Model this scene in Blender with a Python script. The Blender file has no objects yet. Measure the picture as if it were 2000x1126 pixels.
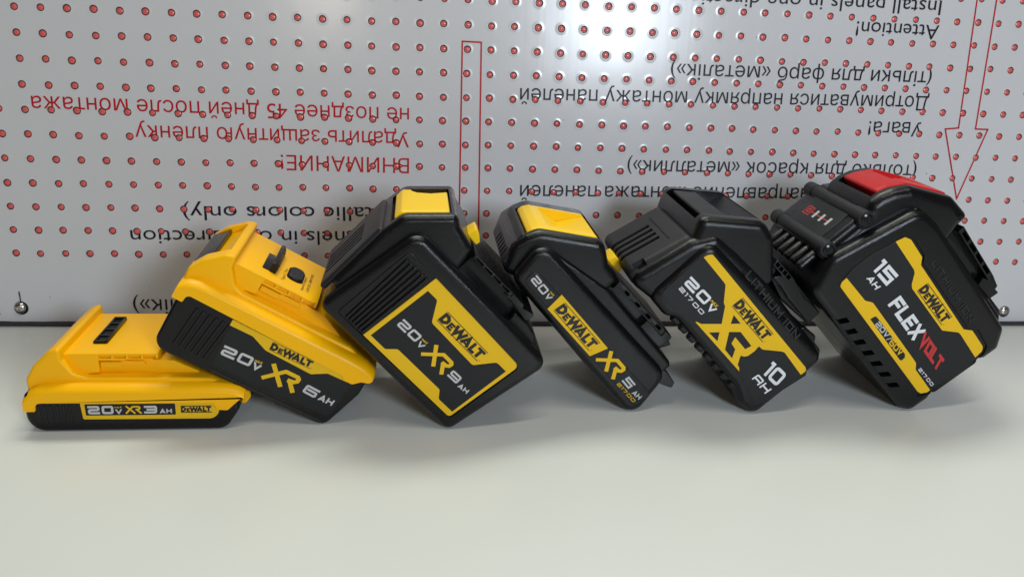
import bpy, bmesh, math, random
from mathutils import Vector, Matrix, Euler
random.seed(7)
SC = bpy.context.scene
COL = SC.collection
MM = 0.001

# ------------------------------------------------------------------ camera
CAM = Vector((-103.31, -591.21, 249.26))                 # millimetres
RIGHT = Vector((0.99321, -0.10735, 0.04481))
DOWN = Vector((0.00442, -0.3501, -0.9367))
FWD = Vector((0.11625, 0.93054, -0.34725))
FPX = 1617.0
cam_d = bpy.data.cameras.new('camera'); cam = bpy.data.objects.new('camera', cam_d); COL.objects.link(cam)
cam_d.sensor_width = 36.0; cam_d.sensor_fit = 'HORIZONTAL'; cam_d.lens = FPX / 2000 * 36
cam_d.clip_start = 0.01; cam_d.clip_end = 50
_r = RIGHT.normalized(); _f = (FWD - _r * FWD.dot(_r)).normalized(); _u = _r.cross(_f)
cam.matrix_world = Matrix(((_r.x, _u.x, -_f.x, CAM.x * MM), (_r.y, _u.y, -_f.y, CAM.y * MM), (_r.z, _u.z, -_f.z, CAM.z * MM), (0, 0, 0, 1)))
cam_d.dof.use_dof = True; cam_d.dof.focus_distance = 0.50; cam_d.dof.aperture_fstop = 18.0
SC.camera = cam

# ------------------------------------------------------------------ light
SC.view_settings.view_transform = 'Standard'; SC.view_settings.look = 'None'
SC.view_settings.exposure = 0.05; SC.view_settings.gamma = 1.0; SC.view_settings.use_curve_mapping = False
SC.render.film_transparent = False
W = bpy.data.worlds.new('World'); SC.world = W; W.use_nodes = True
bg = W.node_tree.nodes['Background']; bg.inputs[0].default_value = (1.0, 0.88, 0.70, 1); bg.inputs[1].default_value = 0.075

def area(name, loc, target, sx, sy, power, col, spread=180):
    d = bpy.data.lights.new(name, 'AREA'); d.shape = 'RECTANGLE'; d.size = sx; d.size_y = sy
    d.energy = power; d.color = col; d.spread = math.radians(spread)
    o = bpy.data.objects.new(name, d); COL.objects.link(o); o.location = loc
    o.rotation_euler = (Vector(target) - Vector(loc)).to_track_quat('-Z', 'Y').to_euler()
    return o
area('ceiling_lamp', (-0.10, 0.42, 1.55), (-0.02, -0.2, 0), 1.1, 0.34, 15.5, (0.95, 1.0, 0.88))
area('window_light', (0.30, -1.10, 0.47), (0.02, 0.0, 0.14), 0.18, 0.26, 6.6, (0.80, 0.89, 1.0))
area('room_lamp', (-0.285, -1.10, 0.46), (-0.1, 0.0, 0.12), 0.035, 0.10, 0.55, (1.0, 0.90, 0.76))
area('room_ceiling_lamp', (0.15, -0.55, 1.75), (0.02, -0.12, 0), 1.3, 0.05, 8.0, (1.0, 0.97, 0.90))

# ------------------------------------------------------------------ materials
def mat(name, col, rough=0.5, spec=0.5, metal=0.0, bump=0.0, bscale=900.0, rvar=0.0, coat=0.0, cvar=0.0, cscale=30.0):
    m = bpy.data.materials.new(name); m.use_nodes = True
    nt = m.node_tree; b = nt.nodes['Principled BSDF']
    b.inputs['Base Color'].default_value = (*col, 1); b.inputs['Roughness'].default_value = rough
    b.inputs['Specular IOR Level'].default_value = spec; b.inputs['Metallic'].default_value = metal
    b.inputs['Coat Weight'].default_value = coat; b.inputs['Coat Roughness'].default_value = 0.15
    tc = nt.nodes.new('ShaderNodeTexCoord')
    if bump:
        n = nt.nodes.new('ShaderNodeTexNoise'); n.inputs['Scale'].default_value = bscale; n.inputs['Detail'].default_value = 2
        nt.links.new(tc.outputs['Object'], n.inputs['Vector'])
        bp = nt.nodes.new('ShaderNodeBump'); bp.inputs['Strength'].default_value = bump; bp.inputs['Distance'].default_value = 0.0003
        nt.links.new(n.outputs['Fac'], bp.inputs['Height']); nt.links.new(bp.outputs['Normal'], b.inputs['Normal'])
    if rvar:
        n2 = nt.nodes.new('ShaderNodeTexNoise'); n2.inputs['Scale'].default_value = 45; n2.inputs['Detail'].default_value = 5
        nt.links.new(tc.outputs['Object'], n2.inputs['Vector'])
        mr = nt.nodes.new('ShaderNodeMapRange'); mr.inputs['From Min'].default_value = 0.3; mr.inputs['From Max'].default_value = 0.7
        mr.inputs['To Min'].default_value = rough - rvar; mr.inputs['To Max'].default_value = rough + rvar
        nt.links.new(n2.outputs['Fac'], mr.inputs['Value']); nt.links.new(mr.outputs[0], b.inputs['Roughness'])
    if cvar:
        n3 = nt.nodes.new('ShaderNodeTexNoise'); n3.inputs['Scale'].default_value = cscale; n3.inputs['Detail'].default_value = 4
        nt.links.new(tc.outputs['Object'], n3.inputs['Vector'])
        mx = nt.nodes.new('ShaderNodeMix'); mx.data_type = 'RGBA'
        mx.inputs[6].default_value = (*[c * (1 - cvar) for c in col], 1); mx.inputs[7].default_value = (*[min(1, c * (1 + cvar)) for c in col], 1)
        nt.links.new(n3.outputs['Fac'], mx.inputs[0]); nt.links.new(mx.outputs[2], b.inputs['Base Color'])
    return m

M = {}
M['black'] = mat('black_textured_plastic', (0.0042, 0.0044, 0.0052), 0.21, 0.34, bump=0.42, bscale=2200, rvar=0.06)
M['smooth'] = mat('black_smooth_plastic', (0.0055, 0.0057, 0.0065), 0.22, 0.30, bump=0.12, bscale=600, rvar=0.05)
M['grey'] = mat('matt_dark_grey_plastic', (0.013, 0.0125, 0.0145), 0.48, 0.34, bump=0.35, bscale=1800, rvar=0.05)
M['slot'] = mat('slot_black_plastic', (0.004, 0.004, 0.0045), 0.6, 0.3)
M['yellow'] = mat('yellow_plastic', (0.92, 0.46, 0.001), 0.36, 0.24, bump=0.12, bscale=1300, rvar=0.05)
M['button'] = mat('yellow_button_plastic', (0.90, 0.56, 0.003), 0.34, 0.28, bump=0.08, bscale=900, rvar=0.04)
M['red'] = mat('red_button_plastic', (0.50, 0.013, 0.013), 0.36, 0.25, bump=0.08, rvar=0.04)
M['lab_y'] = mat('label_yellow_print', (0.74, 0.45, 0.010), 0.42, 0.25, bump=0.06, bscale=2500, rvar=0.04, cvar=0.03)
M['lab_k'] = mat('label_black_print', (0.0135, 0.0145, 0.016), 0.45, 0.26, bump=0.10, bscale=2500, rvar=0.04)
M['ink_w'] = mat('label_silver_print', (0.50, 0.50, 0.50), 0.42, 0.5, cvar=0.05)
M['ink_white'] = mat('label_white_print', (0.66, 0.67, 0.70), 0.45, 0.5)
M['ink_r'] = mat('label_red_print', (0.50, 0.022, 0.025), 0.45, 0.5)
M['ink_k'] = mat('label_logo_black', (0.012, 0.011, 0.010), 0.45, 0.4)
M['chrome'] = mat('screw_steel', (0.62, 0.61, 0.59), 0.22, 0.5, metal=1.0)
M['print_k'] = mat('panel_black_ink', (0.012, 0.013, 0.018), 0.40, 0.2)
M['print_r'] = mat('panel_red_ink', (0.46, 0.008, 0.014), 0.40, 0.2)
M['holewall'] = mat('perforation_wall', (0.05, 0.014, 0.014), 0.4, 0.5)
M['hole'] = mat('perforation_red', (0.72, 0.12, 0.11), 0.20, 0.5)
M['gap_black'] = mat('shadow_gap_black', (0.016, 0.016, 0.017), 0.6, 0.4, bump=0.4, bscale=300)  # near-black for the shadow gap at the panel's foot

def film_mat():
    m = mat('white_protective_film', (0.60, 0.60, 0.615), 0.27, 0.5, coat=0.0, cvar=0.02, cscale=6)
    nt = m.node_tree; b = nt.nodes['Principled BSDF']; tc = [n for n in nt.nodes if n.type == 'TEX_COORD'][0]
    # faint vertical rolling lines and slow waviness of the sheet, with rubbed patches in the gloss
    mp = nt.nodes.new('ShaderNodeMapping'); mp.inputs['Scale'].default_value = (240, 240, 3.0)
    n = nt.nodes.new('ShaderNodeTexNoise'); n.inputs['Scale'].default_value = 1.0; n.inputs['Detail'].default_value = 3
    nt.links.new(tc.outputs['Object'], mp.inputs['Vector']); nt.links.new(mp.outputs[0], n.inputs['Vector'])
    w = nt.nodes.new('ShaderNodeTexNoise'); w.inputs['Scale'].default_value = 13; w.inputs['Detail'].default_value = 2
    nt.links.new(tc.outputs['Object'], w.inputs['Vector'])
    b1 = nt.nodes.new('ShaderNodeBump'); b1.inputs['Strength'].default_value = 0.10; b1.inputs['Distance'].default_value = 0.0002
    b2 = nt.nodes.new('ShaderNodeBump'); b2.inputs['Strength'].default_value = 0.45; b2.inputs['Distance'].default_value = 0.0009
    nt.links.new(n.outputs['Fac'], b1.inputs['Height']); nt.links.new(w.outputs['Fac'], b2.inputs['Height'])
    nt.links.new(b1.outputs['Normal'], b2.inputs['Normal']); nt.links.new(b2.outputs['Normal'], b.inputs['Normal'])
    g = nt.nodes.new('ShaderNodeTexNoise'); g.inputs['Scale'].default_value = 9; g.inputs['Detail'].default_value = 2
    nt.links.new(tc.outputs['Object'], g.inputs['Vector'])
    mr = nt.nodes.new('ShaderNodeMapRange'); mr.inputs['From Min'].default_value = 0.0; mr.inputs['From Max'].default_value = 1.0
    mr.inputs['To Min'].default_value = 0.15; mr.inputs['To Max'].default_value = 0.27
    nt.links.new(g.outputs['Fac'], mr.inputs['Value']); nt.links.new(mr.outputs[0], b.inputs['Roughness'])
    return m
def specks(m, scale, lim, amount):
    """sparse specks of dirt with their own shapes, mixed into the base colour"""
    nt = m.node_tree; b = nt.nodes['Principled BSDF']; tc = [n for n in nt.nodes if n.type == 'TEX_COORD'][0]
    v = nt.nodes.new('ShaderNodeTexVoronoi'); v.inputs['Scale'].default_value = scale; v.inputs['Randomness'].default_value = 1
    nz = nt.nodes.new('ShaderNodeTexNoise'); nz.inputs['Scale'].default_value = scale * .35; nz.inputs['Detail'].default_value = 2
    nt.links.new(tc.outputs['Object'], v.inputs['Vector']); nt.links.new(tc.outputs['Object'], nz.inputs['Vector'])
    a = nt.nodes.new('ShaderNodeMath'); a.operation = 'LESS_THAN'; a.inputs[1].default_value = 0.13; nt.links.new(v.outputs['Distance'], a.inputs[0])
    g = nt.nodes.new('ShaderNodeMath'); g.operation = 'GREATER_THAN'; g.inputs[1].default_value = lim; nt.links.new(nz.outputs['Fac'], g.inputs[0])
    k = nt.nodes.new('ShaderNodeMath'); k.operation = 'MULTIPLY'; nt.links.new(a.outputs[0], k.inputs[0]); nt.links.new(g.outputs[0], k.inputs[1])
    k2 = nt.nodes.new('ShaderNodeMath'); k2.operation = 'MULTIPLY'; k2.inputs[1].default_value = amount; nt.links.new(k.outputs[0], k2.inputs[0])
    mx = nt.nodes.new('ShaderNodeMix'); mx.data_type = 'RGBA'; src = b.inputs['Base Color'].links[0].from_socket
    nt.links.new(src, mx.inputs[6]); mx.inputs[7].default_value = (0.12, 0.11, 0.10, 1); nt.links.new(k2.outputs[0], mx.inputs[0]); nt.links.new(mx.outputs[2], b.inputs['Base Color'])
M['film'] = film_mat(); specks(M['film'], 160, 0.68, 0.55)

def table_mat():
    m = mat('white_lacquered_tabletop', (0.63, 0.64, 0.605), 0.27, 0.5, cvar=0.02, cscale=5)
    nt = m.node_tree; b = nt.nodes['Principled BSDF']; tc = [n for n in nt.nodes if n.type == 'TEX_COORD'][0]
    g = nt.nodes.new('ShaderNodeTexNoise'); g.inputs['Scale'].default_value = 6; g.inputs['Detail'].default_value = 2
    nt.links.new(tc.outputs['Object'], g.inputs['Vector'])
    mr = nt.nodes.new('ShaderNodeMapRange'); mr.inputs['From Min'].default_value = 0.0; mr.inputs['From Max'].default_value = 1.0
    mr.inputs['To Min'].default_value = 0.26; mr.inputs['To Max'].default_value = 0.36
    nt.links.new(g.outputs['Fac'], mr.inputs['Value']); nt.links.new(mr.outputs[0], b.inputs['Roughness'])
    w = nt.nodes.new('ShaderNodeTexNoise'); w.inputs['Scale'].default_value = 14; w.inputs['Detail'].default_value = 2
    nt.links.new(tc.outputs['Object'], w.inputs['Vector'])
    b2 = nt.nodes.new('ShaderNodeBump'); b2.inputs['Strength'].default_value = 0.15; b2.inputs['Distance'].default_value = 0.0006
    nt.links.new(w.outputs['Fac'], b2.inputs['Height']); nt.links.new(b2.outputs['Normal'], b.inputs['Normal'])
    return m
M['table'] = table_mat(); specks(M['table'], 170, 0.71, 0.30)

# ------------------------------------------------------------------ mesh helpers
def rounded(pts, seg=6):
    """closed outline; a point (x, y, r) gets its corner rounded with radius r"""
    out = []; n = len(pts)
    for i, p in enumerate(pts):
        r = p[2] if len(p) > 2 else 0
        P = Vector(p[:2])
        if r <= 0: out.append(P); continue
        A = Vector(pts[i - 1][:2]); B = Vector(pts[(i + 1) % n][:2])
        a = (A - P); b = (B - P); la, lb = a.length, b.length
        if la < 1e-6 or lb < 1e-6: out.append(P); continue
        a /= la; b /= lb
        ang = a.angle(b)
        if ang > 3.05: out.append(P); continue
        d = min(r / math.tan(ang / 2), la * 0.49, lb * 0.49)
        rr = d * math.tan(ang / 2); c = P + (a + b).normalized() * (rr / math.sin(ang / 2))
        s = P + a * d - c; e = P + b * d - c
        sweep = math.atan2(s.x * e.y - s.y * e.x, s.dot(e))
        k = max(2, int(seg * abs(sweep) / 1.2) + 1)
        for j in range(k + 1):
            t = sweep * j / k; cs, sn = math.cos(t), math.sin(t)
            out.append(c + Vector((s.x * cs - s.y * sn, s.x * sn + s.y * cs)))
    return out

def ccw(pts):
    a = sum(pts[i - 1].x * pts[i].y - pts[i].x * pts[i - 1].y for i in range(len(pts)))
    return pts if a > 0 else pts[::-1]

def offset(pts, d):
    """move a ccw outline outward by d"""
    n = len(pts); out = []
    for i in range(n):
        a = (pts[i] - pts[i - 1]); b = (pts[(i + 1) % n] - pts[i])
        if a.length < 1e-7: a = b
        if b.length < 1e-7: b = a
        na = Vector((a.y, -a.x)).normalized(); nb = Vector((b.y, -b.x)).normalized()
        m = na + nb
        if m.length < 1e-6: m = na
        m.normalize(); c = max(0.45, m.dot(na))
        out.append(pts[i] + m * (d / c))
    return out

class MB:
    """collects shapes in local millimetres (u along, v up, w into the picture) for one mesh object"""
    def __init__(s): s.v = []; s.f = []; s.m = []; s.mats = []; s.sharp = set(); s.zz = 0
    def mi(s, m):
        if m not in s.mats: s.mats.append(m)
        return s.mats.index(m)
    def rings(s, rings, m, cap=True, closed=True):
        k = s.mi(m); n = len(rings[0]); base = len(s.v)
        for r in rings: s.v += r
        for j in range(len(rings) - 1):
            for i in range(n if closed else n - 1):
                a = base + j * n + i; b = base + j * n + (i + 1) % n
                s.f.append((a, b, b + n, a + n)); s.m.append(k)
        if cap:
            s.f.append(tuple(base + i for i in range(n))[::-1]); s.m.append(k)
            e = base + (len(rings) - 1) * n
            s.f.append(tuple(e + i for i in range(n))); s.m.append(k)
            for i in range(n):
                s.sharp.add((base + i, base + (i + 1) % n)); s.sharp.add((e + i, e + (i + 1) % n))
    def slab(s, pts, w0, w1, m, b=0.4, seg=4, bb=None):
        """outline in (u, v) extruded from depth w0 (front) to w1 with rounded front and back edges"""
        q = [tuple(x) for x in pts]
        if sum(q[i - 1][0] * q[i][1] - q[i][0] * q[i - 1][1] for i in range(len(q))) < 0: q = q[::-1]
        if b > 0.45:                                      # an outer corner must be rounder than the edge
            z = []
            for i, c in enumerate(q):
                a_, d_ = q[i - 1], q[(i + 1) % len(q)]
                cr = (c[0] - a_[0]) * (d_[1] - c[1]) - (c[1] - a_[1]) * (d_[0] - c[0])
                r_ = c[2] if len(c) > 2 else 0
                z.append((c[0], c[1], max(r_, b * 1.06) if cr > 0 else r_))
            q = z
        P = ccw(rounded(q)); R = []
        bb = b if bb is None else bb
        if b > 0:
            for j in range(seg + 1):
                t = math.pi / 2 * j / seg
                R.append((offset(P, -b * (1 - math.sin(t))), w0 + b * (1 - math.cos(t))))
        else: R.append((P, w0))
        if bb > 0:
            for j in range(seg, -1, -1):
                t = math.pi / 2 * j / seg
                R.append((offset(P, -bb * (1 - math.sin(t))), w1 - bb * (1 - math.cos(t))))
        else: R.append((P, w1))
        s.rings([[(p.x, w, p.y) for p in Q] for Q, w in R], m)
    def loft(s, outs, m):
        s.rings([[(p[0], w, p[1]) for p in Q] for Q, w in outs], m)
    def tube(s, prof, axis, m, seg=20):
        """lathe: prof = [(t, r)] along the axis (p0, dir)"""
        p0, d = Vector(axis[0]), Vector(axis[1]).normalized()
        x = d.orthogonal().normalized(); y = d.cross(x)
        R = []
        for t, r in prof:
            R.append([tuple(p0 + d * t + (x * math.cos(a) + y * math.sin(a)) * r) for a in [2 * math.pi * i / seg for i in range(seg)]])
        s.rings(R, m)
    def box(s, u0, u1, w0, w1, v0, v1, m, b=0.25):
        s.slab([(u0, v0), (u1, v0), (u1, v1), (u0, v1)], w0, w1, m, b, 2)
    def hexa(s, q, m):
        """8 corners: 4 of one face then 4 of the opposite"""
        k = s.mi(m); b = len(s.v); s.v += [tuple(p) for p in q]
        for f in ((3, 2, 1, 0), (4, 5, 6, 7), (0, 1, 5, 4), (1, 2, 6, 5), (2, 3, 7, 6), (3, 0, 4, 7)):
            s.f.append(tuple(b + i for i in f)); s.m.append(k)
    def ribbon(s, path, t, T, m, closed=False, rad=0.0):
        """flat stroke of width t; T maps (x, y) and a small lift to a 3D point"""
        P = [Vector(p) for p in path]
        if rad > 0 and len(P) > 2:
            if closed: P = rounded([(p.x, p.y, rad) for p in P], 4)
            else: P = [P[0]] + rounded_open(P, rad) + [P[-1]]
        n = len(P); L = []; Rr = []
        for i in range(n):
            a = P[i] - P[i - 1] if (i > 0 or closed) else P[1] - P[0]
            b = P[(i + 1) % n] - P[i] if (i < n - 1 or closed) else P[-1] - P[-2]
            na = Vector((-a.y, a.x)).normalized(); nb = Vector((-b.y, b.x)).normalized()
            q = na + nb; q = q.normalized() if q.length > 1e-6 else na
            c = max(0.35, q.dot(na)); L.append(P[i] + q * (t / 2 / c)); Rr.append(P[i] - q * (t / 2 / c))
        s.zz = (s.zz + 1) % 7
        lift = 0.006 * s.zz; k = s.mi(m); base = len(s.v)
        for a, b in zip(L, Rr): s.v += [T(a.x, a.y, lift), T(b.x, b.y, lift)]
        for i in range(n if closed else n - 1):
            a = base + 2 * i; b = base + 2 * ((i + 1) % n)
            s.f.append((a, a + 1, b + 1, b)); s.m.append(k)
    def build(s, name, parent=None, cuts=None, ang=32, scale=MM):
        me = bpy.data.meshes.new(name)
        me.from_pydata([Vector(p) for p in s.v], [], s.f)
        for m in s.mats: me.materials.append(M[m])
        me.polygons.foreach_set('material_index', s.m)
        bm = bmesh.new(); bm.from_mesh(me)
        bmesh.ops.recalc_face_normals(bm, faces=bm.faces)
        bmesh.ops.triangulate(bm, faces=[f for f in bm.faces if len(f.verts) > 4], ngon_method='EAR_CLIP')
        bm.to_mesh(me); bm.free()
        if cuts is not None and cuts.v: me = cut(me, cuts)
        me.name = name
        if scale != 1: me.transform(Matrix.Scale(scale, 4))
        for p in me.polygons: p.use_smooth = True
        me.set_sharp_from_angle(angle=math.radians(ang))
        if cuts is None and s.sharp:
            S = {tuple(sorted(e)) for e in s.sharp}
            for e in me.edges:
                if tuple(sorted(e.vertices)) in S: e.use_edge_sharp = True
        o = bpy.data.objects.new(name, me); COL.objects.link(o)
        if parent is not None: o.parent = parent
        return o

def rounded_open(P, rad):
    out = []
    for i in range(1, len(P) - 1):
        q = rounded([(P[i - 1].x, P[i - 1].y), (P[i].x, P[i].y, rad), (P[i + 1].x, P[i + 1].y)], 4)
        out += q[1:-1]
    return out

def cut(me, cuts):
    """boolean-subtract the shapes of another MB and return the new mesh"""
    o = bpy.data.objects.new('body_blank', me); COL.objects.link(o)
    c = cuts.build('cutter', None, scale=1)
    md = o.modifiers.new('cut', 'BOOLEAN'); md.operation = 'DIFFERENCE'; md.object = c; md.solver = 'EXACT'
    md.use_self = True
    bpy.context.view_layer.update()
    new = bpy.data.meshes.new_from_object(o.evaluated_get(bpy.context.evaluated_depsgraph_get()))
    cm = c.data
    bpy.data.objects.remove(o); bpy.data.objects.remove(c); bpy.data.meshes.remove(cm)
    return new

# ------------------------------------------------------------------ stroke lettering (square technical face)
def G(ch, t):
    """strokes of one glyph of unit height as (points, closed), and its advance width"""
    a = t / 2; h = 1 - a; w = 0.98; x0, x1 = a, w - a; mid = 0.5
    S = {
        '2': [([(0, h), (x1, h), (x1, mid), (x0, mid), (x0, a), (w, a)], 0)],
        '0': [([(x0, a), (x0, h), (x1, h), (x1, a)], 1)],
        '3': [([(0, h), (x1, h), (x1, a), (0, a)], 0), ([(.18, mid), (x1, mid)], 0)],
        '5': [([(w, h), (x0, h), (x0, mid + a * .3), (x1, mid + a * .3), (x1, a), (0, a)], 0)],
        '6': [([(w, h), (x0, h), (x0, a), (x1, a), (x1, mid + a * .3), (x0 + a * .9, mid + a * .3)], 0)],
        '9': [([(x1 - a * .9, mid - a * .3), (x0, mid - a * .3), (x0, h), (x1, h), (x1, a), (0, a)], 0)],
        '7': [([(0, h), (x1, h), (w * .42, 0)], 0)],
        'O': [([(x0, a), (x0, h), (x1, h), (x1, a)], 1)],
        'X': [([(a * .9, 1), (w - a * .9, 0)], 0), ([(w - a * .9, 1), (a * .9, 0)], 0)],
        'V': [([(a * .8, 1), (w / 2, a * .9), (w - a * .8, 1)], 0)],
        'H': [([(x0, 0), (x0, 1)], 0), ([(x1, 0), (x1, 1)], 0), ([(x0, mid), (x1, mid)], 0)],
        'A': [([(a * .7, 0), (w / 2, 1 - a), (w - a * .7, 0)], 0), ([(.22, .28), (w - .22, .28)], 0)],
        'F': [([(w * .9, h), (x0, h), (x0, 0)], 0), ([(x0, mid), (w * .8, mid)], 0)],
        'L': [([(x0, 1), (x0, a), (w * .85, a)], 0)],
        'E': [([(w * .88, h), (x0, h), (x0, a), (w * .88, a)], 0), ([(x0, mid), (w * .8, mid)], 0)],
        'T': [([(0, h), (w * .92, h)], 0), ([(w * .46, h), (w * .46, 0)], 0)],
        'M': [([(x0, 0), (x0, h), (w / 2, .35), (x1, h), (x1, 0)], 0)],
        'I': [([(x0, 0), (x0, 1)], 0)],
        'U': [([(x0, 1), (x0, a), (x1, a), (x1, 1)], 0)],
        'N': [([(x0, 0), (x0, h), (x1, a), (x1, 1)], 0)],
        '1': [([(-.02, h), (.34 - a, h), (.34 - a, 0)], 0)],
        '/': [([(0.02, 0), (.38, 1)], 0)],
        'a': [([(x0, 0), (x0, h), (x1, h), (x1, 0)], 0), ([(x0, .42), (x1, .42)], 0)],   # square capital A
        '.': [([(0, a), (t, a)], 0)],
        ' ': [],
    }[ch]
    adv = {'1': .34, 'I': t, '/': .40, '.': t, ' ': .35, 'L': .85, 'E': .88, 'F': .90, 'T': .92}.get(ch, w)
    return S, adv

def logo_strokes():
    """the maker's word mark: heavy condensed letters with a small second letter, between two bars"""
    out = []
    def poly(p, t, c=0): out.append((p, t, c))
    poly([(.15, .12), (.15, .88), (.50, .88), (.78, .64), (.78, .36), (.50, .12)], .27, 1)
    x = 1.02; poly([(x + .62, .64), (x + .12, .64), (x + .12, .09), (x + .62, .09)], .18); poly([(x + .12, .37), (x + .52, .37)], .16)
    x = 1.70; poly([(x + .02, 1), (x + .32, .12), (x + .64, .86), (x + .96, .12), (x + 1.28, 1)], .26)
    x = 2.92; poly([(x + .10, 0), (x + .50, .88), (x + .90, 0)], .27); poly([(x + .3, .22), (x + .7, .22)], .17)
    x = 4.00; poly([(x + .15, 1), (x + .15, .10), (x + .72, .10)], .26)
    x = 4.62; poly([(x + .0, .89), (x + .92, .89)], .22); poly([(x + .46, .9), (x + .46, 0)], .27)
    poly([(5.66, .03), (5.73, .03)], .07)
    return out, 5.6

# ------------------------------------------------------------------ a battery pack standing in the scene
def ray(px, py):
    return RIGHT * ((px - 1000) / FPX) + DOWN * ((py - 563) / FPX) + FWD

class Pack:
    def __init__(s, org, theta, label, crop):
        s.o = Vector(org); s.th = math.radians(theta); s.c = crop
        r = bpy.data.objects.new('battery_pack', None); COL.objects.link(r)
        r.location = s.o * MM; r.rotation_euler = (0, s.th, 0); r.empty_display_size = 0.02
        r['label'] = label; r['category'] = 'battery'; r['group'] = 'battery packs leaning in a row'
        s.root = r
    def to_local(s, p):
        d = p - s.o; c, n = math.cos(s.th), math.sin(s.th)
        return Vector((d.x * c - d.z * n, d.y, d.x * n + d.z * c))      # u, w, v
    def rl(s, p, crop):
        cx, cy, k = crop or s.c
        d = ray(cx + p[0] / k, cy + p[1] / k); q = s.to_local(CAM); e = s.to_local(CAM + d) - q
        return q, e
    def at(s, p, w, crop=None):
        """measured point -> (u, v) on the plane at depth w"""
        q, e = s.rl(p, crop); t = (w - q.y) / e.y; r = q + e * t
        return (r.x, r.z) + tuple(p[2:])
    def on_end(s, p, u, crop=None):
        q, e = s.rl(p, crop); t = (u - q.x) / e.x; r = q + e * t
        return r.y, r.z                                                   # w, v
    def on_top(s, p, v, crop=None):
        q, e = s.rl(p, crop); t = (v - q.z) / e.z; r = q + e * t
        return r.x, r.y                                                   # u, w
    def P(s, pts, w, crop=None): return [s.at(p, w, crop) for p in pts]
    def frame(s, bl, br, tl, w, crop=None):
        """affine map of a text box (unit square) lying on the plane at depth w"""
        B = Vector(s.at(bl, w, crop)[:2]); X = Vector(s.at(br, w, crop)[:2]) - B; Y = Vector(s.at(tl, w, crop)[:2]) - B
        return lambda x, y, l: (B.x + X.x * x + Y.x * y, w - l, B.y + X.y * x + Y.y * y), X.length / max(1e-6, Y.length)
    def text(s, mb, txt, bl, br, tl, w, m, t=0.2, crop=None, gap=0.14, rad=0.12):
        T0, asp = s.frame(bl, br, tl, w, crop)
        up = 0.45 if txt == 'MAX' else 0
        T = lambda x, y, l: T0(x, y + up, l)
        g = [G(c, t) for c in txt]; tot = sum(a for _, a in g) + gap * (len(g) - 1)
        kx = asp / tot                                   # stretch in x so the word fills its box
        x = 0
        for ch, (S, adv) in zip(txt, g):
            for pts, cl in S:
                mb.ribbon([((p[0] + x) * kx, p[1]) for p in pts], t * (0.45 + 0.55 * min(1.2, kx)),
                          lambda X, Y, l: T(X / asp, Y, l), m, bool(cl), 0 if ch in '51FLETVXAH' else rad * min(1, kx))
            x += adv + gap
    def logo(s, mb, bl, br, tl, w, crop=None, m='ink_k', bars=True):
        """box runs from the lower bar to the upper bar"""
        T, asp = s.frame(bl, br, tl, w, crop)
        st, tot = logo_strokes(); kx = asp / tot
        for pts, t, c in st:
            mb.ribbon([(p[0] * kx, 0.12 + 0.76 * p[1]) for p in pts], t * (0.56 + 0.50 * kx) , lambda X, Y, l: T(X / asp, Y, l), m, bool(c))
        if bars:
            mb.ribbon([(0, 0.01), (asp, 0.01)], .055, lambda X, Y, l: T(X / asp, Y, l), m)
            mb.ribbon([(0, .99), (asp, .99)], .055, lambda X, Y, l: T(X / asp, Y, l), m)
    def xr(s, mb, bl, br, tl, w, m='lab_y', t=.20, crop=None):
        T, asp = s.frame(bl, br, tl, w, crop)
        q = lambda pts, c=0: mb.ribbon([(x * asp, y) for x, y in pts], t, lambda X, Y, l: T(X / asp, Y, l), m, bool(c), 0)
        q([(.07, .98), (.60, .02)])
        q([(.04, .03), (.47, .89), (.78, .89)], 0)
        q([(.76, .89), (.82, .89), (.88, .80), (.88, .66), (.82, .56), (.64, .52)], 0)
        q([(.68, .56), (.97, .02)])

def shift(pts, th, up, along=0.0):
    """move local outline points by world-up millimetres"""
    return [(x[0] - math.sin(th) * up + math.cos(th) * along, x[1] + math.cos(th) * up + math.sin(th) * along) + tuple(x[2:]) for x in pts]

def grip_bars(mb, u0, du, n, v0, v1, w0, w1, m, wd=1.5, lean=0.0):
    for k in range(n):
        u = u0 + du * k
        mb.slab([(u, v0, .7), (u + wd, v0, .7), (u + wd + lean, v1, .7), (u + lean, v1, .7)], w0, w1, m, 0.5, 3)

# ------------------------------------------------------------------ the setting: table, panel behind
PITCH = 16.8; LEAN = math.radians(6)
tb = bmesh.new()
bmesh.ops.create_grid(tb, x_segments=2, y_segments=2, size=1)
for v in tb.verts: v.co = Vector((v.co.x * 1.1, -0.30 + v.co.y * 0.55, 0))
tme = bpy.data.meshes.new('table_surface'); tb.to_mesh(tme); tb.free(); tme.materials.append(M['table'])
table = bpy.data.objects.new('table_surface', tme); COL.objects.link(table); table['kind'] = 'structure'

panel = bpy.data.objects.new('perforated_panel', None); COL.objects.link(panel); panel.empty_display_size = 0.1
panel.rotation_euler = (-LEAN, 0, 0)
panel['label'] = 'white perforated metal panel with upside-down red and black lettering, standing behind the batteries'
panel['category'] = 'panel'

def pan(px, py):
    """measured point -> (x, z) in the panel's own plane, millimetres"""
    d = ray(px, py); n = Vector((0, -math.cos(LEAN), math.sin(LEAN)))
    p = CAM + d * (-(CAM.dot(n)) / d.dot(n))
    return Vector((p.x, p.y * math.sin(LEAN) + p.z * math.cos(LEAN)))

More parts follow.
